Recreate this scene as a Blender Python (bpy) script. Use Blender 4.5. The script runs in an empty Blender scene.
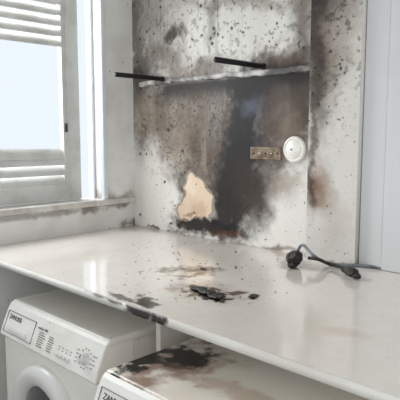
import bpy, math, numpy as np
from mathutils import Vector
S=bpy.context.scene
S.view_settings.view_transform='Standard'
F=550.0; PITCH=math.radians(6.73); YAW=math.radians(44.4); CZ=1.457
CP,SP=math.cos(PITCH),math.sin(PITCH); CY,SY=math.cos(YAW),math.sin(YAW)
XW=-2.222; YB=1.785; ZC=.992; YF=.918
# ---------- authoring helpers (photo measurements -> metres) ----------
def ray(px,py):
    a=(px-200)/F; b=(py-200)/F
    down=b*CP+SP; fw=CP-b*SP
    return Vector((-SY*fw+CY*a, CY*fw+SY*a, -down))
def on_y(px,py,y=YB):
    r=ray(px,py); t=y/r.y; return Vector((r.x*t,y,CZ+r.z*t))
def on_x(px,py,x=XW):
    r=ray(px,py); t=x/r.x; return Vector((x,r.y*t,CZ+r.z*t))
def on_z(px,py,z=ZC):
    r=ray(px,py); t=(z-CZ)/r.z; return Vector((r.x*t,r.y*t,z))
def meas(x,y,z):
    fw=-SY*x+CY*y; lat=CY*x+SY*y; d=CZ-z
    c=fw*CP+d*SP; v=d*CP-fw*SP
    return 200+F*lat/c, 200+F*v/c
# ---------- noise ----------
def vnoise(u,v,seed):
    iu=np.floor(u).astype(np.int64); iv=np.floor(v).astype(np.int64)
    fu=u-iu; fv=v-iv; fu=fu*fu*(3-2*fu); fv=fv*fv*(3-2*fv)
    def h(a,b):
        n=(a*374761393+b*668265263+seed*974711)&0x7fffffff
        n=((n^(n>>13))*1274126177)&0x7fffffff
        n=(n^(n>>16))&0xffffff
        return n/float(0xffffff)
    return (h(iu,iv)*(1-fu)+h(iu+1,iv)*fu)*(1-fv)+(h(iu,iv+1)*(1-fu)+h(iu+1,iv+1)*fu)*fv
def fbm(u,v,seed,o=5):
    s=0;a=.5;t=0
    for i in range(o):
        s=s+a*vnoise(u*2**i+i*17.3,v*2**i+i*9.1,seed+i); t+=a; a*=.55
    return s/t
def sstep(a,b,x):
    t=np.clip((x-a)/(b-a),0,1); return t*t*(3-2*t)
def lin(c):
    c=np.array(c,float)/255; return np.where(c<=.04045,c/12.92,((c+.055)/1.055)**2.4)
def L(*c): return tuple(lin(c))+(1,)
class Paint:
    def __init__(s,X,U,PX,PY,base):
        s.X,s.U=X,U; s.PX,s.PY=PX,PY
        s.n1=fbm(X*7,U*7,11)-.5; s.n2=fbm(X*7,U*7,57)-.5
        s.f1=fbm(X*28,U*28,31)-.5; s.f2=fbm(X*28,U*28,77)-.5
        s.g=fbm(X*45,U*45,5)-.5
        s.c=np.zeros(X.shape+(3,)); s.c[:]=lin(base)
    def mix(s,m,col):
        m=m[...,None]; s.c=s.c*(1-m)+lin(col)*m
    def blob(s,x,y,rx,ry,col,st=1,soft=.5,ang=0,dist=10,fd=5,gr=.5):
        a=math.radians(ang); dx=s.PX-x+s.n1*dist*2+s.f1*fd*2; dy=s.PY-y+s.n2*dist*2+s.f2*fd*2
        u=(dx*math.cos(a)+dy*math.sin(a))/rx; v=(-dx*math.sin(a)+dy*math.cos(a))/ry
        d=np.sqrt(u*u+v*v)+s.g*gr
        s.mix((1-sstep(1-soft,1+soft,d))*st,col)
    def dots(s,n,x0,x1,y0,y1,r0,r1,col,seed,st=.9):
        rng=np.random.RandomState(seed)
        for i in range(n):
            x=rng.uniform(x0,x1); y=rng.uniform(y0,y1); r=r0+(r1-r0)*rng.rand()**4
            sel=(abs(s.PX-x)<r*3)&(abs(s.PY-y)<r*3)
            if not sel.any(): continue
            d=np.hypot((s.PX[sel]-x),(s.PY[sel]-y)*rng.uniform(.6,1.3))+s.f1[sel]*r
            m=((1-sstep(r*.5,r*1.3,d))*st)[:,None]
            s.c[sel]=s.c[sel]*(1-m)+lin(col)*m
    def poly(s,pts,col,jit=3,st=1):
        x=s.PX+s.f1*jit*2+s.n1*jit; y=s.PY+s.f2*jit*2
        ins=np.zeros(x.shape,bool); n=len(pts)
        for i in range(n):
            x1,y1=pts[i]; x2,y2=pts[(i+1)%n]
            if y1==y2: continue
            c=((y1>y)!=(y2>y))&(x<(x2-x1)*(y-y1)/(y2-y1)+x1)
            ins^=c
        s.mix(ins.astype(float)*st,col)
# ---------- mesh helpers ----------
def add(name,verts,faces,mat=None,parent=None,smooth=False):
    me=bpy.data.meshes.new(name); me.from_pydata([tuple(v) for v in verts],[],faces); me.update()
    ob=bpy.data.objects.new(name,me); S.collection.objects.link(ob)
    if mat: me.materials.append(mat)
    if parent: ob.parent=parent
    if smooth:
        for p in me.polygons: p.use_smooth=True
    return ob
BF=[(0,3,2,1),(4,5,6,7),(0,1,5,4),(1,2,6,5),(2,3,7,6),(3,0,4,7)]
def boxv(x0,x1,y0,y1,z0,z1):
    return [(x0,y0,z0),(x1,y0,z0),(x1,y1,z0),(x0,y1,z0),(x0,y0,z1),(x1,y0,z1),(x1,y1,z1),(x0,y1,z1)]
def box(name,x0,x1,y0,y1,z0,z1,mat=None,parent=None,bev=0,seg=3):
    ob=add(name,boxv(x0,x1,y0,y1,z0,z1),BF,mat,parent)
    if bev:
        m=ob.modifiers.new('b','BEVEL'); m.width=bev; m.segments=seg
        for p in ob.data.polygons: p.use_smooth=True
        w=ob.modifiers.new('w','WEIGHTED_NORMAL')
    return ob
def multibox(name,bs,mat,parent=None,bev=0):
    V=[];Fs=[]
    for b in bs:
        o=len(V); V+=boxv(*b); Fs+=[tuple(i+o for i in f) for f in BF]
    ob=add(name,V,Fs,mat,parent)
    if bev:
        m=ob.modifiers.new('b','BEVEL'); m.width=bev; m.segments=2
    return ob
def lathe(name,prof,mat,parent=None,n=64,loc=(0,0,0),rot=(0,0,0)):
    V=[];Fs=[];k=len(prof)
    for i in range(n):
        a=2*math.pi*i/n
        for r,z in prof: V.append((r*math.cos(a),r*math.sin(a),z))
    for i in range(n):
        j=(i+1)%n
        for q in range(k-1): Fs.append((i*k+q,j*k+q,j*k+q+1,i*k+q+1))
    ob=add(name,V,Fs,mat,parent,True); ob.location=loc; ob.rotation_euler=rot
    return ob
def tube(name,pts,r,mat,parent=None,cyc=False):
    cu=bpy.data.curves.new(name,'CURVE'); cu.dimensions='3D'; cu.bevel_depth=r; cu.bevel_resolution=4; cu.use_fill_caps=True
    sp=cu.splines.new('NURBS'); sp.points.add(len(pts)-1)
    for p,q in zip(sp.points,pts): p.co=(q[0],q[1],q[2],1)
    sp.use_endpoint_u=True; sp.order_u=3; cu.resolution_u=12
    ob=bpy.data.objects.new(name,cu); S.collection.objects.link(ob); cu.materials.append(mat)
    if parent: ob.parent=parent
    return ob
def empty(name,loc=(0,0,0)):
    e=bpy.data.objects.new(name,None); e.empty_display_size=.1; e.location=loc; S.collection.objects.link(e); return e
def grid_mesh(name,A,B,P,col,mat,extra=None,extra_mat=None):
    na,nb=len(A),len(B)
    gx,gb=np.meshgrid(A,B,indexing='ij'); x,y,z=P(gx,gb)
    V=np.stack([x,y,z],-1).reshape(-1,3)
    i,j=np.meshgrid(np.arange(na-1),np.arange(nb-1),indexing='ij'); q=(i*nb+j).ravel()
    Fa=np.stack([q,q+nb,q+nb+1,q+1],-1)
    nv=len(V); nf=len(Fa)
    ev=[];ef=[]
    if extra is not None:
        for b in extra:
            o=nv+len(ev); ev+=boxv(*b); ef+=[tuple(k+o for k in f) for f in BF]
        V=np.vstack([V,np.array(ev)]); Fa=np.vstack([Fa,np.array(ef)])
    me=bpy.data.meshes.new(name); me.vertices.add(len(V)); me.vertices.foreach_set('co',V.astype(np.float32).ravel())
    me.loops.add(len(Fa)*4); me.loops.foreach_set('vertex_index',Fa.astype(np.int32).ravel())
    me.polygons.add(len(Fa)); me.polygons.foreach_set('loop_start',np.arange(0,len(Fa)*4,4,dtype=np.int32))
    me.update(calc_edges=True); me.validate()
    at=me.color_attributes.new('finish','FLOAT_COLOR','POINT')
    cc=np.ones((len(V),4),np.float32); cc[:nv,:3]=col.reshape(-1,3); cc[nv:,:3]=.6
    at.data.foreach_set('color',cc.ravel())
    me.materials.append(mat)
    if extra_mat:
        me.materials.append(extra_mat)
        mi=np.zeros(len(Fa),np.int32); mi[nf:]=1; me.polygons.foreach_set('material_index',mi)
    ob=bpy.data.objects.new(name,me); S.collection.objects.link(ob); return ob
# ---------- materials ----------
def mat(name,col,rough=.6,metal=0,noise=0,nscale=8,ncol=None,bump=0,bscale=60,spec=.5,coat=0,attr=False,stains=(),stretch=(1,1,1),specks=0,speckscale=60):
    m=bpy.data.materials.new(name); m.use_nodes=True; nt=m.node_tree; N=nt.nodes; K=nt.links
    b=N['Principled BSDF']; b.inputs['Roughness'].default_value=rough; b.inputs['Metallic'].default_value=metal
    b.inputs['Specular IOR Level'].default_value=spec; b.inputs['Coat Weight'].default_value=coat; b.inputs['Coat Roughness'].default_value=.08
    tc=N.new('ShaderNodeTexCoord'); mp=N.new('ShaderNodeMapping'); mp.inputs['Scale'].default_value=stretch
    K.new(tc.outputs['Object'],mp.inputs[0])
    if attr:
        a=N.new('ShaderNodeAttribute'); a.attribute_name='finish'; out=a.outputs['Color']
    else:
        r=N.new('ShaderNodeRGB'); r.outputs[0].default_value=col; out=r.outputs[0]
    def mix(fac,c2,prev,mode='MIX'):
        x=N.new('ShaderNodeMix'); x.data_type='RGBA'; x.blend_type=mode
        if isinstance(fac,float): x.inputs[0].default_value=fac
        else: K.new(fac,x.inputs[0])
        K.new(prev,x.inputs[6]); x.inputs[7].default_value=c2; return x.outputs[2]
    def noi(sc,det=6,vec=None):
        n=N.new('ShaderNodeTexNoise'); n.inputs['Scale'].default_value=sc; n.inputs['Detail'].default_value=det
        K.new(vec or mp.outputs[0],n.inputs['Vector']); return n
    def rng(o,a,bb,c=0,d=1):
        q=N.new('ShaderNodeMapRange'); q.interpolation_type='SMOOTHSTEP'; K.new(o,q.inputs[0])
        for i,v in enumerate((a,bb,c,d)): q.inputs[i+1].default_value=v
        return q.outputs[0]
    if noise: out=mix(rng(noi(nscale).outputs[0],.4,.65,0,noise),ncol or (0,0,0,1),out)
    if specks: out=mix(rng(noi(speckscale,2,tc.outputs['Object']).outputs[0],.73,.76,0,specks),(.03,.025,.02,1),out)
    for st_ in stains:
        c,rr,sc,st=st_[:4]; lo,hi=(st_[4] if len(st_)>4 else (1.8,2.7))
        n=noi(16,7,tc.outputs['Object'])
        s1=N.new('ShaderNodeVectorMath'); s1.operation='SUBTRACT'; K.new(tc.outputs['Object'],s1.inputs[0]); s1.inputs[1].default_value=c
        s2=N.new('ShaderNodeVectorMath'); s2.operation='DIVIDE'; K.new(s1.outputs[0],s2.inputs[0]); s2.inputs[1].default_value=rr
        ln=N.new('ShaderNodeVectorMath'); ln.operation='LENGTH'; K.new(s2.outputs[0],ln.inputs[0])
        ad=N.new('ShaderNodeMath'); ad.operation='MULTIPLY_ADD'; K.new(n.outputs[0],ad.inputs[0]); ad.inputs[1].default_value=3.0; K.new(ln.outputs['Value'],ad.inputs[2])
        out=mix(rng(ad.outputs[0],lo,hi,st,0),sc,out)
    K.new(out,b.inputs['Base Color'])
    if bump:
        bp=N.new('ShaderNodeBump'); bp.inputs['Strength'].default_value=bump; bp.inputs['Distance'].default_value=.01
        K.new(noi(bscale,5).outputs[0],bp.inputs['Height']); K.new(bp.outputs[0],b.inputs['Normal'])
    return m
M_wallatt=mat('scorched_plaster',L(200,200,200),.55,attr=True,bump=.03,bscale=50,noise=.04,nscale=90,ncol=L(90,80,70),spec=.35)
M_plain=mat('plain_plaster',L(215,213,208),.8,bump=.1,noise=.2,ncol=L(185,180,174),spec=.2)
M_left=mat('window_wall_plaster',L(226,225,222),.8,bump=.1,noise=.35,nscale=6,ncol=L(190,186,180),spec=.2,specks=.8,speckscale=60,
  stains=[((XW,1.6,1.13),(.3,.22,.05),L(110,98,88),.6),((XW,1.2,1.10),(.3,.6,.02),L(120,112,105),.6),((XW,1.79,1.0),(.3,.08,.03),L(70,60,52),.8)])
M_counter=mat('counter_laminate',L(220,215,208),.13,attr=True,spec=.6,noise=.05,nscale=30,ncol=L(150,140,128),coat=.5)
M_edge=mat('counter_edge_band',L(232,230,224),.35,noise=.25,nscale=7,ncol=L(190,176,158),stains=[((-1.12,YF,ZC-.005),(.07,.1,.05),L(28,19,15),.98,(2.1,2.6)),((-1.27,YF,ZC),(.10,.1,.012),L(60,44,33),.85)])
M_dark=mat('soot_black_metal',L(20,20,23),.45,metal=.3,bump=.3,bscale=120)
M_shut=mat('shutter_paint',L(208,208,205),.5,noise=.4,nscale=9,ncol=L(166,162,154),specks=.6,speckscale=60)
M_sill=mat('sill_stone',L(210,207,201),.4,noise=.5,nscale=12,ncol=L(158,149,139),specks=.8,speckscale=50)
M_floor=mat('floor_tile',L(150,140,128),.4,noise=.4,nscale=5,ncol=L(120,110,100))
M_ceil=mat('ceiling_paint',L(220,218,214),.8,noise=.2,ncol=L(190,185,178))

# ---------- back wall with fire damage ----------
YP=YB-.035
XP0=on_y(308,150,YP).x; XP1=on_y(358,150,YP).x
def wallpaint():
    A=np.arange(XW,XP0+.05,.0024); B=np.arange(.97,2.3,.0024)
    x,z=np.meshgrid(A,B,indexing='ij'); px,py=meas(x,YB+0*x,z)
    p=Paint(x,z,px,py,(232,229,224))
    s1=fbm(x*26,z*2.2,91)-.5; s2=fbm(x*95,z*4,191)-.5; s3=fbm(x*22,z*1.2,291)-.5
    bt=77+(225-px)*.098
    above=sstep(6,-6,py-bt)
    # ---- above the batten
    p.mix(above*sstep(-.35,.35,p.n1+p.n2+s3*.6)*.45,(176,168,158))
    p.blob(148,15,24,36,(122,114,105),.75,.8)
    p.blob(136,50,6,100,(94,86,78),.7,.7)
    p.blob(144,84,13,28,(46,39,35),.88,.7)
    p.blob(173,36,13,7,(56,44,38),.92,.5,-25)
    p.blob(165,58,28,12,(110,98,87),.75,.8,10)
    p.blob(205,64,22,8,(108,96,86),.75,.8,-5)
    p.blob(212,12,6,28,(92,82,73),.8,.7,12)
    p.blob(197,34,9,42,(230,226,220),.95,.5,16,dist=5)
    p.blob(250,30,34,22,(224,220,213),.8,.7)
    p.blob(288,58,26,9,(100,88,77),.75,.9,-6)
    p.blob(302,18,13,58,(96,82,70),.8,.9)
    p.blob(240,2,60,6,(130,120,110),.6,.8)
    m2=(1-sstep(.5,1.3,np.hypot((px-190)/62,(py-30)/48)))
    p.mix(np.clip(s2*4-.4,0,1)*m2*.6,(76,66,58))
    # ---- below the batten
    p.blob(185,122,52,48,(138,125,112),.97,.3,0,dist=7)
    p.blob(200,120,36,52,(112,98,85),.85,.7,0)
    p.blob(222,150,24,64,(84,71,61),.9,.6,5)
    p.blob(284,103,34,50,(114,97,82),.97,.35,0,dist=6)
    p.blob(278,84,36,22,(50,41,37),.92,.8)
    p.blob(303,100,10,52,(70,57,47),.88,.8)
    p.blob(268,150,26,18,(94,77,63),.85,.8)
    p.blob(264,194,24,28,(106,86,70),.85,.8,-25)
    m=(1-sstep(.7,1.2,np.hypot((px-195)/62,(py-128)/62)))*(1-above)
    p.mix(np.clip(s1*3.0,0,1)*m*.6,(62,53,46)); p.mix(np.clip(-s1*3.0-.2,0,1)*m*.45,(184,173,160))
    p.mix(np.clip(s2*4-.7,0,1)*m*.45,(46,40,36))
    p.mix(np.clip(p.n2*5,0,1)*m*.4,(170,158,144)); p.mix(np.clip(-p.n1*5,0,1)*m*.4,(66,56,49))
    mr=(1-sstep(.7,1.2,np.hypot((px-284)/34,(py-110)/48)))*(1-above)
    p.mix(np.clip(-s3*3,0,1)*mr*.3,(160,146,130))
    p.blob(215,112,10,30,(146,138,130),.55,.6,0,dist=4)
    p.mix((1-sstep(.6,1.1,np.hypot((px-215)/12,(py-112)/36)))*sstep(.1,.5,np.sin((px+p.n1*24)*1.9)*.5+.2)*.4,(66,58,52))
    # lighter areas
    p.blob(151,184,18,38,(226,222,215),.95,.45)
    p.blob(178,176,14,11,(190,182,172),.5,.7)
    p.blob(287,222,33,31,(232,228,222),.97,.5,15)
    p.blob(282,178,22,8,(176,166,154),.8,.6,6)
    # black core column
    p.blob(250,146,26,70,(62,51,48),.9,.7,9,dist=6)
    p.blob(245,128,17,58,(24,21,24),.98,.4,8,dist=6,gr=.8)
    p.blob(238,158,15,42,(12,10,11),.98,.5,8,dist=6)
    p.blob(252,103,7,11,(92,98,114),.65,.6,20,dist=4)  # bluish grey highlight painted into the colour at the column's edge
    p.blob(243,86,16,11,(20,18,20),.92,.6,10,dist=4)
    p.blob(259,118,3,20,(126,124,130),.35,.7,10,dist=4)
    p.blob(230,200,18,40,(20,16,15),.96,.5,6)
    p.blob(250,190,13,32,(50,38,32),.88,.7,-15)
    p.blob(206,226,37,11,(12,10,9),.98,.4,9)
    p.blob(182,206,7,26,(50,38,31),.93,.6)
    p.blob(196,178,20,12,(80,67,57),.7,.8)
    p.blob(222,234,22,3,(100,54,32),.45,.6)
    p.blob(262,247,40,3,(104,82,66),.78,.8,10)
    p.blob(158,229,25,1.8,(64,51,42),.85,.7,10)
    d=py-bt
    p.mix(sstep(0,4,d)*sstep(26+p.n1*34,6,d)*sstep(150,170,px+p.n1*20)*.92,(24,20,19))
    fl=fbm(x*70,z*70,303)
    p.mix(sstep(.60,.68,fl)*m*.5,(34,28,24))
    p.mix(sstep(.62,.68,fbm(x*55,z*55,505))*above*.45,(70,60,52))
    # peeled patch
    pts=[(191,173),(199,178),(206,186),(212,197),(213,211),(206,219),(200,215),(190,219),(180,218),(178,209),(184,197),(187,184)]
    cx,cy=197,200
    p.poly([((a-cx)*1.16+cx,(b-cy)*1.08+cy) for a,b in pts],(160,144,128),2.4,.7)
    p.poly(pts,(216,194,170),3)
    p.blob(201,207,8,9,(194,164,136),.75,.6)
    p.blob(193,188,5,7,(228,212,192),.6,.6)
    p.blob(190,213,6,3,(130,100,78),.7,.6)
    p.dots(260,136,308,0,75,.25,1.5,(38,31,27),1,.9)
    p.dots(200,140,235,85,225,.25,1.3,(28,23,20),2,.88)
    p.dots(60,240,306,160,245,.25,1.1,(60,46,35),3,.85)
    return A,B,p.c
A,B,col=wallpaint()
grid_mesh('wall_back',A,B,lambda a,b:(a,YB+0*a,b),col,M_wallatt,
   extra=[(XW-.22,.9,YB+.003,YB+.15,0,2.6)],extra_mat=M_plain)
# ---------- pilaster ----------
def pil():
    x0,x1=XP0,XP1; y0=YP
    A=np.arange(x0,x1+.003,.0028); B=np.arange(.97,2.3,.0028)
    x,z=np.meshgrid(A,B,indexing='ij'); px,py=meas(x,y0+0*x,z)
    p=Paint(x,z,px,py,(216,212,207))
    p.mix(np.clip(fbm(x*9,z*4,7)*3-1.3,0,1)*.35,(184,177,169))
    p.blob(324,38,20,74,(124,108,93),.88,.8,4)
    p.blob(315,55,9,70,(48,38,32),.9,.8)
    p.blob(322,0,30,26,(46,37,31),.92,.8)
    p.blob(348,15,12,44,(160,150,139),.65,.8)
    p.blob(318,188,14,18,(128,94,68),.88,.9)
    p.blob(311,184,4,14,(62,42,30),.9,.8)
    p.blob(332,225,12,26,(188,176,162),.5,.8)
    p.blob(325,264,28,2.5,(92,72,58),.75,.8,10)
    p.blob(310,125,3,64,(88,72,60),.8,.8)
    p.mix(sstep(.58,.68,fbm(x*50,z*50,44))*sstep(150,30,py)*.6,(50,41,35))
    p.dots(160,308,358,0,270,.25,1.0,(84,70,60),8,.8); p.dots(170,308,348,0,130,.25,1.7,(32,26,22),9,.9)
    return A,B,p.c
A,B,col=pil()
grid_mesh('wall_pilaster',A,B,lambda a,b:(a,YP+0*a,b),col,M_wallatt,extra=[(XP0,XP1+.002,YP+.001,YB+.0,ZC+.001,2.6)],extra_mat=M_plain)
M_pan=mat('pale_panel',L(214,215,216),.5,noise=.2,nscale=3,ncol=L(204,206,208),stretch=(5,1,.5))
xj=on_y(386,150,YB-.01).x
multibox('trim_panelling',[(XP1+.003,xj-.0005,YB-.012,YB+.002,ZC+.001,2.6),(xj+.0005,.6,YB-.016,YB+.002,ZC+.001,2.6)],M_pan,bev=.003)

# ---------- left wall, window ----------
YJ=on_x(104,120).y; ZS=on_x(0,210).z; XO=XW-.10; Z1=2.3; Y0=.35
multibox('wall_left',[(XO,XW,-.6,YB+.0,0,ZS-.03),(XO,XW,-.6,YB,Z1,2.6),(XO,XW,YJ,YB,ZS-.03,Z1),(XO,XW,-.6,Y0,ZS-.03,Z1)],M_left)
box('trim_window_sill',XO-.03,XW+.014,Y0,YB-.002,ZS-.028,ZS,M_sill,bev=.004)
win=empty('window_1',(0,0,0))
M_fr=mat('window_frame_paint',L(220,226,232),.4,noise=.15,nscale=10,ncol=L(190,188,184),specks=.4)
multibox('jamb_frame',[(XW-.02,XW+.006,YJ-.010,YJ+.012,ZS+.0005,Z1),(XW-.045,XW+.006,Y0-.01,Y0+.016,ZS+.0005,Z1),(XO-.02,XO+.02,YJ-.014,YJ-.0005,ZS+.0005,Z1)],M_fr,win,.003)
# louvred shutter
xs0,xs1=XO-.012,XO+.022
ysr=on_x(80,120,xs1).y; ysl=on_x(63,120,XO+.02).y; ylft=.45
zr0=ZS+.004; zr1=on_x(40,186,XO+.02).z
zt=2.24
multibox('shutter_frame',[(xs0,xs1,ysl,ysr,zr0,zt),(xs0,xs1,.37,ylft,zr0,zt),(xs0,xs1,ylft,ysl,zr0,zr1),(xs0,xs1,ylft,ysl,zt-.07,zt),(xs1-.006,xs1+.006,ysl+.026,ysl+.032,zr0+.01,zt-.01)],M_shut,win,.004)
V=[];Fs=[]
def slat(zc,w=.058,tilt=52,dz=0):
    t=math.radians(tilt); n=6
    o=len(V)
    for s_ in (0,1):
        y=(ylft-.005,ysl+.005)[s_]; zz=zc+(dz if s_==0 else 0)
        for k in range(n+1):
            u=(k/n-.5)*w; bulge=.006*(1-(2*k/n-1)**2)
            for h in (0,.005):
                V.append((XO+.006+u*math.cos(t)+ (bulge+h)*math.sin(t), y, zz-u*math.sin(t)+(bulge+h)*math.cos(t)))
    q=2*(n+1)
    for k in range(n):
        a=o+2*k
        Fs.append((a,a+2,a+2+q,a+q)); Fs.append((a+1,a+1+q,a+3+q,a+3)); Fs.append((a,a+1,a+3,a+2)); Fs.append((a+q,a+q+2,a+q+3,a+q+1))
    Fs.append((o,o+q,o+q+1,o+1)); e=o+2*n; Fs.append((e,e+1,e+1+q,e+q))
zb=on_x(60,152,XO+.02).z; ztb=on_x(40,44,XO+.02).z
z=zr1+.02
while z<zb-.03: slat(z,w=.056); z+=.047
slat(zb-.012,dz=.016,tilt=75,w=.05)
z=ztb+.02
while z<zt-.08: slat(z); z+=.047
add('louvre_slats',V,Fs,M_shut,win)
hz=on_x(68,128,XO+.02).z
box('shutter_latch',xs1,xs1+.012,ysl+.006,ysl+.016,hz-.02,hz+.022,M_dark,win,.003)

# ---------- floor/ceiling ----------
box('floor',XO,1.6,-1.6,YB+.15,-.1,0,M_floor)
box('ceiling',XO,1.6,-1.6,YB+.15,2.6,2.7,M_ceil)

# ---------- counter ----------
def ctr():
    A=np.arange(XW+.001,.25,.003); B=np.linspace(YF,YB-.0005,300)
    x,y=np.meshgrid(A,B,indexing='ij'); px,py=meas(x,y,ZC+0*x)
    p=Paint(x,y,px,py,(223,216,208))
    p.n1*=.35;p.n2*=.25;p.f1*=.5;p.f2*=.35
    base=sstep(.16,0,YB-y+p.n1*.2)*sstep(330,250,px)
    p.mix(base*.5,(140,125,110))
    p.mix(np.clip(fbm(x*4,y*4,9)*2-.9,0,1)*.3,(198,186,171))
    p.blob(215,236,45,4,(60,48,40),.8,.7,10)
    p.blob(230,262,60,12,(196,184,170),.4,.9,10)
    p.blob(188,271,27,5,(96,70,50),.92,.35,-2,gr=1.4,dist=6)
    p.blob(183,272,16,2.0,(234,222,206),.9,.4,-4,gr=1.0)
    p.blob(198,269,14,2.2,(38,25,18),.92,.35,-8)
    p.blob(208,292,30,9,(134,104,80),.6,.7,8,gr=1)
    p.blob(206,293,21,6.5,(14,10,9),.99,.15,8,gr=1.6,dist=9,fd=8)
    p.blob(200,287,11,2.5,(20,14,12),.97,.2,10,gr=1.2)
    p.blob(219,299,13,2.8,(16,12,11),.97,.2,4,gr=1.2)
    p.blob(238,293,10,2,(92,56,36),.9,.35,0)
    p.blob(254,297,6,2.2,(26,18,15),.97,.25,-10,gr=1)
    p.blob(147,302,14,4.5,(24,16,12),.98,.25,15,gr=1.0)
    p.blob(124,298,14,2.2,(62,45,33),.9,.35,18,gr=1.2)
    p.blob(170,288,9,1.6,(150,122,98),.6,.7,0)
    p.blob(345,332,22,4,(196,178,158),.5,.8,10)
    p.blob(293,264,13,5,(56,40,31),.8,.6)
    p.dots(130,135,290,258,304,.25,1.2,(48,33,26),21,.9)
    p.dots(60,60,155,270,304,.25,.9,(70,56,46),22,.8)
    p.dots(60,100,400,245,370,.25,.7,(110,92,76),23,.7)
    p.dots(60,136,240,228,262,.25,1.0,(42,32,26),24,.88)
    return A,B,p.c
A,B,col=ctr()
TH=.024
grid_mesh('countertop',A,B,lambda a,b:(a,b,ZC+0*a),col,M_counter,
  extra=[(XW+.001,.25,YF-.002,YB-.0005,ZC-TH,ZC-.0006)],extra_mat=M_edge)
M_white=mat('white_board',L(220,216,210),.5,noise=.3,nscale=5,ncol=L(170,155,138))
box('counter_support_panel',-1.215,-1.195,1.05,YB-.002,0.001,ZC-TH,M_white,bev=.002)

# ---------- washing machines ----------
M_enam=mat('white_enamel',L(232,229,222),.3,noise=.25,nscale=6,ncol=L(206,193,175),specks=.5,speckscale=60,coat=.3)
M_enam2=mat('scorched_enamel',L(230,224,214),.3,noise=.4,nscale=5,ncol=L(200,180,158),specks=.8,speckscale=60,coat=.3,
   stains=[((.09,.16,.85),(.13,.2,.06),L(116,70,46),.8),((.03,.10,.85),(.05,.13,.08),L(14,9,7),1.0,(2.1,2.45)),((.09,.22,.85),(.09,.10,.06),L(16,10,8),.98,(2.1,2.45)),((.36,.14,.85),(.22,.05,.02),L(176,152,128),.6)])
M_pnl=mat('control_panel_plastic',L(236,233,227),.4,noise=.2,nscale=9,ncol=L(208,197,182),specks=.4,speckscale=60)
M_grey=mat('grey_print',L(95,96,100),.5); M_dgr=mat('dark_print',L(45,46,52),.5)
M_ring=mat('door_ring_plastic',L(214,213,210),.35,noise=.15,ncol=L(180,176,170)); 
M_glass=mat('door_glass',L(38,40,44),.08,coat=1)
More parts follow.
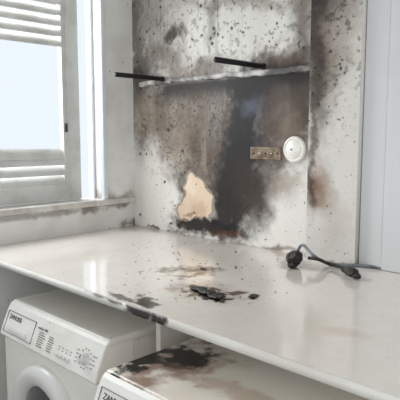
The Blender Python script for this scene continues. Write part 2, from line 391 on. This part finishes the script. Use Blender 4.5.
def washer(loc,menam):
    e=empty('washing_machine',loc)
    box('cabinet',0,.6,-.036,.56,.02,.722,menam,e,.012)
    box('top_panel',-.001,.601,.004,.565,.822,.85,menam,e,.010,4)
    box('upper_cabinet',.004,.596,.06,.555,.70,.83,menam,e)
    prof=[(-.047,.728),(-.049,.735),(-.040,.765),(-.018,.815),(-.006,.836),(.006,.845),(.03,.846),(.10,.835),(.10,.728)]
    V=[];Fs=[];n=len(prof)
    for x in (0,.6): V+=[(x,y,z) for y,z in prof]
    Fs.append(tuple(range(n))); Fs.append(tuple(range(2*n-1,n-1,-1)))
    for i in range(n):
        j=(i+1)%n; Fs.append((i,i+n,j+n,j))
    ob=add('control_panel',V,Fs,M_pnl,e)
    b=ob.modifiers.new('b','BEVEL'); b.width=.005; b.segments=3; b.limit_method='ANGLE'; b.angle_limit=.9
    y0,z0,y1,z1=-.0445,.745,-.0135,.822
    l=math.hypot(y1-y0,z1-z0); dy,dz=(y1-y0)/l,(z1-z0)/l; th=math.atan2(dz,dy)
    def P(u,v,o=.0): return (u,y0+dy*v-dz*o,z0+dz*v+dy*o)
    R=(th,0,0)
    def text(s,u,v,size,m,nm):
        cu=bpy.data.curves.new(nm,'FONT'); cu.body=s; cu.size=size; cu.extrude=.0004; cu.materials.append(m)
        t=bpy.data.objects.new(nm,cu); S.collection.objects.link(t); t.parent=e; t.location=P(u,v,.004); t.rotation_euler=R
    text('ZANUSSI',.035,.052,.022,M_dgr,'brand_lettering')
    text('lavatrice 1000',.235,.062,.011,M_grey,'model_lettering')
    for nm,(u0,u1,v0,v1) in {'drawer_gap_top':(.02,.215,.077,.078),'drawer_gap_bottom':(.02,.215,.002,.003),'drawer_gap_right':(.215,.216,.002,.078),'drawer_gap_left':(.0195,.0205,.002,.078)}.items():
        vs=[P(u0,v0,.001),P(u1,v0,.001),P(u1,v1,.001),P(u0,v1,.001),P(u0,v0,.0045),P(u1,v0,.0045),P(u1,v1,.0045),P(u0,v1,.0045)]
        add(nm,vs,BF,M_grey,e)
    vs=[P(.05,.010,0),P(.185,.010,0),P(.185,.030,0),P(.05,.030,0),P(.055,.012,.009),P(.18,.012,.009),P(.175,.024,.007),P(.06,.024,.007)]
    g=add('drawer_grip',vs,BF,M_ring,e); bb=g.modifiers.new('b','BEVEL'); bb.width=.002; bb.segments=2
    def bar(u0,u1,v,h=.0022,nm='programme_print'):
        vs=[P(u0,v,.003),P(u1,v,.003),P(u1,v+h,.003),P(u0,v+h,.003),P(u0,v,.0042),P(u1,v,.0042),P(u1,v+h,.0042),P(u0,v+h,.0042)]
        add(nm,vs,BF,M_grey,e)
    for i in range(7):
        v=.052-.0075*i; k=.7+.3*((i*37)%5)/5
        bar(.25,.25+.045*k,v); bar(.315,.315+.035*k,v)
    for i in range(4):
        lathe('push_button',[(0,.010),(.005,.010),(.006,.008),(.006,.0)],M_ring,e,20,P(.385+.022*i,.012,.0),R)
        lathe('button_mark',[(0,.0045),(.0018,.0045),(.0018,.0)],M_dgr,e,12,P(.385+.022*i,.030,.0),R)
        bar(.380+.022*i,.390+.022*i,.038,.0018)
    cu_,cv_=.527,.040
    for i in range(12):
        a=math.radians(i*30+15); rr=.029
        lathe('dial_tick',[(0,.0048),(.0016,.0048),(.0016,.002)],M_dgr,e,8,P(cu_+rr*math.cos(a),cv_+rr*math.sin(a)),R)
    for i in range(4):
        bar(.560,.575+.006*(i%2),.020+.012*i,.0018); bar(.478,.490,.020+.012*i,.0018)
    lathe('dial_knob',[(0,.024),(.012,.024),(.0145,.021),(.016,.008),(.020,.005),(.021,.0)],M_ring,e,48,P(cu_,cv_),R)
    vs=[(-.0013,0,.0242),(.0013,0,.0242),(.0013,.012,.0242),(-.0013,.012,.0242),(-.0013,0,.0252),(.0013,0,.0252),(.0013,.012,.0252),(-.0013,.012,.0252)]
    q=add('dial_pointer',vs,BF,M_dgr,e); q.location=P(cu_,cv_); q.rotation_euler=R
    c=(.3,-.036,.485); RR=(math.pi/2,0,0)
    lathe('door_ring',[(.205,0),(.205,.012),(.195,.030),(.175,.038),(.15,.034),(.138,.022),(.132,.012)],M_ring,e,96,c,RR)
    lathe('door_glass',[(.140,.012),(.125,.022),(.10,.034),(.05,.042),(0,.044)],M_glass,e,64,c,RR)
    box('door_handle',.47,.495,-.085,-.05,.44,.53,M_ring,e,.006)
    box('plinth',.01,.59,-.02,.55,0.001,.03,M_grey,e)
    return e
washer((-1.896,.932,0),M_enam)
washer((-1.138,.802,0),M_enam2)

# ---------- shelf remains ----------
zbt=on_y(225,77).z
V=[];Fs=[];n=200
xa,xb=on_y(141,85).x,XP0+.005
for i in range(n+1):
    t=i/n; x=xa+(xb-xa)*t
    nz=float(fbm(np.array([x*7]),np.array([.3]),8)[0]-.5); n2=float(fbm(np.array([x*40]),np.array([2.3]),18)[0]-.5)
    top=zbt+.016+n2*.006+nz*.01; bot=zbt-.006+nz*.03+n2*.012; dpt=.012+nz*.006
    V+=[(x,YB-.0005,bot),(x,YB-dpt,bot+.003),(x,YB-dpt-.002,top-.004),(x,YB-dpt*.5,top),(x,YB-.0005,top)]
for i in range(n):
    a=i*5
    for k in range(5): Fs.append((a+k,a+(k+1)%5,a+5+(k+1)%5,a+5+k))
Fs.append((0,1,2,3,4)[::-1]); Fs.append(tuple(n*5+k for k in range(5)))
M_bat=mat('charred_batten',L(216,214,210),.5,noise=.9,nscale=11,ncol=L(58,51,48),bump=.4,bscale=50,specks=.9,speckscale=50)
add('shelf_batten',V,Fs,M_bat)
def rod(pw,pt):
    w=on_y(*pw,YB-.017); r=ray(*pt); t=w.x/r.x; yt=r.y*t
    e=empty('shelf_bracket_rod',(w.x,YB-.017,w.z))
    ln=YB-.017-yt
    lathe('pin',[(0,ln),(.0085,ln-.0005),(.0105,ln-.003),(.0105,.006),(.0105,0),(0,0)],M_dark,e,24,(0,0,0),(math.pi/2,0,0))
    lathe('collar',[(.0105,.010),(.013,.008),(.013,.001),(.0,.001)],M_dark,e,24,(0,0,0),(math.pi/2,0,0))
rod((163,79),(115,73)); rod((264,66.5),(215,57.5))
# round cover
w=on_y(295,149.5)
M_cov=mat('cover_plastic',L(240,237,230),.4,noise=.3,nscale=25,ncol=L(205,194,180))
e=empty('round_wall_cover',(w.x,YB,w.z)); r=.051
lathe('disc',[(0,.010),(r*.72,.010),(r*.76,.008),(r*.80,.011),(r*.93,.010),(r,.005),(r,0)],M_cov,e,64,(0,0,0),(math.pi/2,0,0))
lathe('centre_screw',[(0,.013),(.003,.013),(.004,.0105)],M_grey,e,16,(-.01,0,0),(math.pi/2,0,0))
# slotted mounting plate
a=on_y(251,144); b=on_y(281,160); 
M_plt=mat('sooty_plate',L(150,134,117),.6,noise=.9,nscale=30,ncol=L(100,84,70),spec=.2)
mp_=empty('socket_mounting_plate',(a.x,YB,b.z)); W_=b.x-a.x; H_=a.z-b.z-.012
fr=.008
multibox('plate',[(0,W_,-.004,-.0005,0,fr),(0,W_,-.004,-.0005,H_-fr,H_),(0,fr,-.004,-.0005,fr,H_-fr),(W_-fr,W_,-.004,-.0005,fr,H_-fr),(W_*.48,W_*.52,-.004,-.0005,fr,H_-fr),(fr,W_-fr,-.002,-.0005,fr,H_-fr)],M_plt,mp_,.001)
for i in range(5):
    lathe('screw_boss',[(0,.006),(.0025,.006),(.003,.0045),(.003,.002)],M_cov if i%2 else M_dgr,mp_,14,(W_*(.12+.19*i),0,H_*.5),(math.pi/2,0,0))

# ---------- burnt cable ----------
M_cab=mat('grey_cable_sheath',L(124,129,137),.45,noise=.5,nscale=30,ncol=L(62,62,64))
M_char=mat('charred_plastic',L(22,19,18),.5,bump=1,bscale=90,noise=.4,nscale=30,ncol=L(62,44,34))
cb=empty('burnt_power_cable')
def g(px,py,h=.0065): return on_z(px,py,ZC+h)
yl=g(297,262).y
r_=.0055
tube('cable_long',[on_y(297,254,yl),on_y(299,247,yl),on_y(303,244,yl),on_y(308,250,yl-.01),on_y(315,257,yl-.03),g(326,263),g(340,265),g(358,265),g(380,267.5),g(405,272),g(440,282)],r_,M_cab,cb)
tube('cable_short',[on_y(309,258,yl-.03),on_y(318,258.5,yl-.05),g(328,264,.012),g(338,266,.014),g(346,269,.016)],.006,M_char,cb)
def lump(nm,c,r,seed,sq=(1,1,.7),par=None,m=None):
    import bmesh
    bm=bmesh.new(); bmesh.ops.create_icosphere(bm,subdivisions=4,radius=1)
    rng=np.random.RandomState(seed); o=rng.rand(3)*10
    for v in bm.verts:
        d=v.co.normalized()
        k=1+.9*(float(fbm(np.array([d.x*1.6+o[0]+d.z]),np.array([d.y*1.6+o[1]-d.z]),seed,3)[0])-.5)
        v.co=Vector((d.x*r*k*sq[0],d.y*r*k*sq[1],d.z*r*k*sq[2]))
    mz=min(v.co.z for v in bm.verts)
    me=bpy.data.meshes.new(nm); bm.to_mesh(me); bm.free(); me.materials.append(m or M_char)
    for p in me.polygons: p.use_smooth=True
    ob=bpy.data.objects.new(nm,me); ob.parent=par or cb; S.collection.objects.link(ob)
    ob.location=(c.x,c.y,max(c.z,ZC-mz+.0008)); return ob
def gl(px,py,h=0): return on_z(px,py,ZC+h)
lump('melted_plug',gl(295,262,.018),.025,3,(1,1,1.05)); lump('melted_blob',gl(292,267,.006),.015,5); lump('melted_tip',on_y(297,254,yl),.013,9,(1.2,1,.9))
pl=lathe('plug_body',[(0,-.026),(.010,-.025),(.015,-.014),(.017,.008),(.014,.022),(.008,.028),(.0,.029)],M_char,cb,32,gl(351,272,.019),(0,math.radians(90),math.radians(-20)))
lump('plug_melt',gl(357,277,.009),.014,12)
lump('plug_melt_top',gl(345,270,.013),.013,13)
fl=empty('charred_debris')
for i,(x,y,r,sx,sy) in enumerate([(199,290,.016,1.5,1),(207,294,.02,1.5,.9),(214,298,.014,1.8,.8),(193,288,.010,1.4,1),(222,297,.008,1.4,1),(205,299,.008,1.5,1),(253,297,.008,1.6,.9),(203,269,.008,2,.8),(212,292,.008,1.2,1)]):
    lump('flake',gl(x,y,.0),r,30+i,(sx,sy,.22),fl)

# ---------- light ----------
w=bpy.data.worlds.new('world'); S.world=w; w.use_nodes=True
bg=w.node_tree.nodes['Background']; bg.inputs[0].default_value=(.86,.94,1,1); bg.inputs[1].default_value=1.0
def area(name,loc,tgt,size,en,col):
    l=bpy.data.lights.new(name,'AREA'); l.energy=en; l.size=size; l.color=col
    o=bpy.data.objects.new(name,l); S.collection.objects.link(o); o.location=loc
    o.rotation_euler=(Vector(tgt)-Vector(loc)).to_track_quat('-Z','Y').to_euler()
area('window_daylight',(XO-.5,1.0,2.1),(-1.2,1.4,1.0),1.1,55,(.94,.98,1))
area('room_daylight',(.9,-.6,2.3),(-1.4,1.6,1.2),1.2,17,(1,.92,.84))
# ---------- camera ----------
cd=bpy.data.cameras.new('camera'); cd.lens=36*F/400; cd.sensor_width=36
co=bpy.data.objects.new('camera',cd); S.collection.objects.link(co); co.location=(0,0,CZ)
co.rotation_euler=(math.pi/2-PITCH,0,YAW); cd.clip_start=.01
S.camera=co
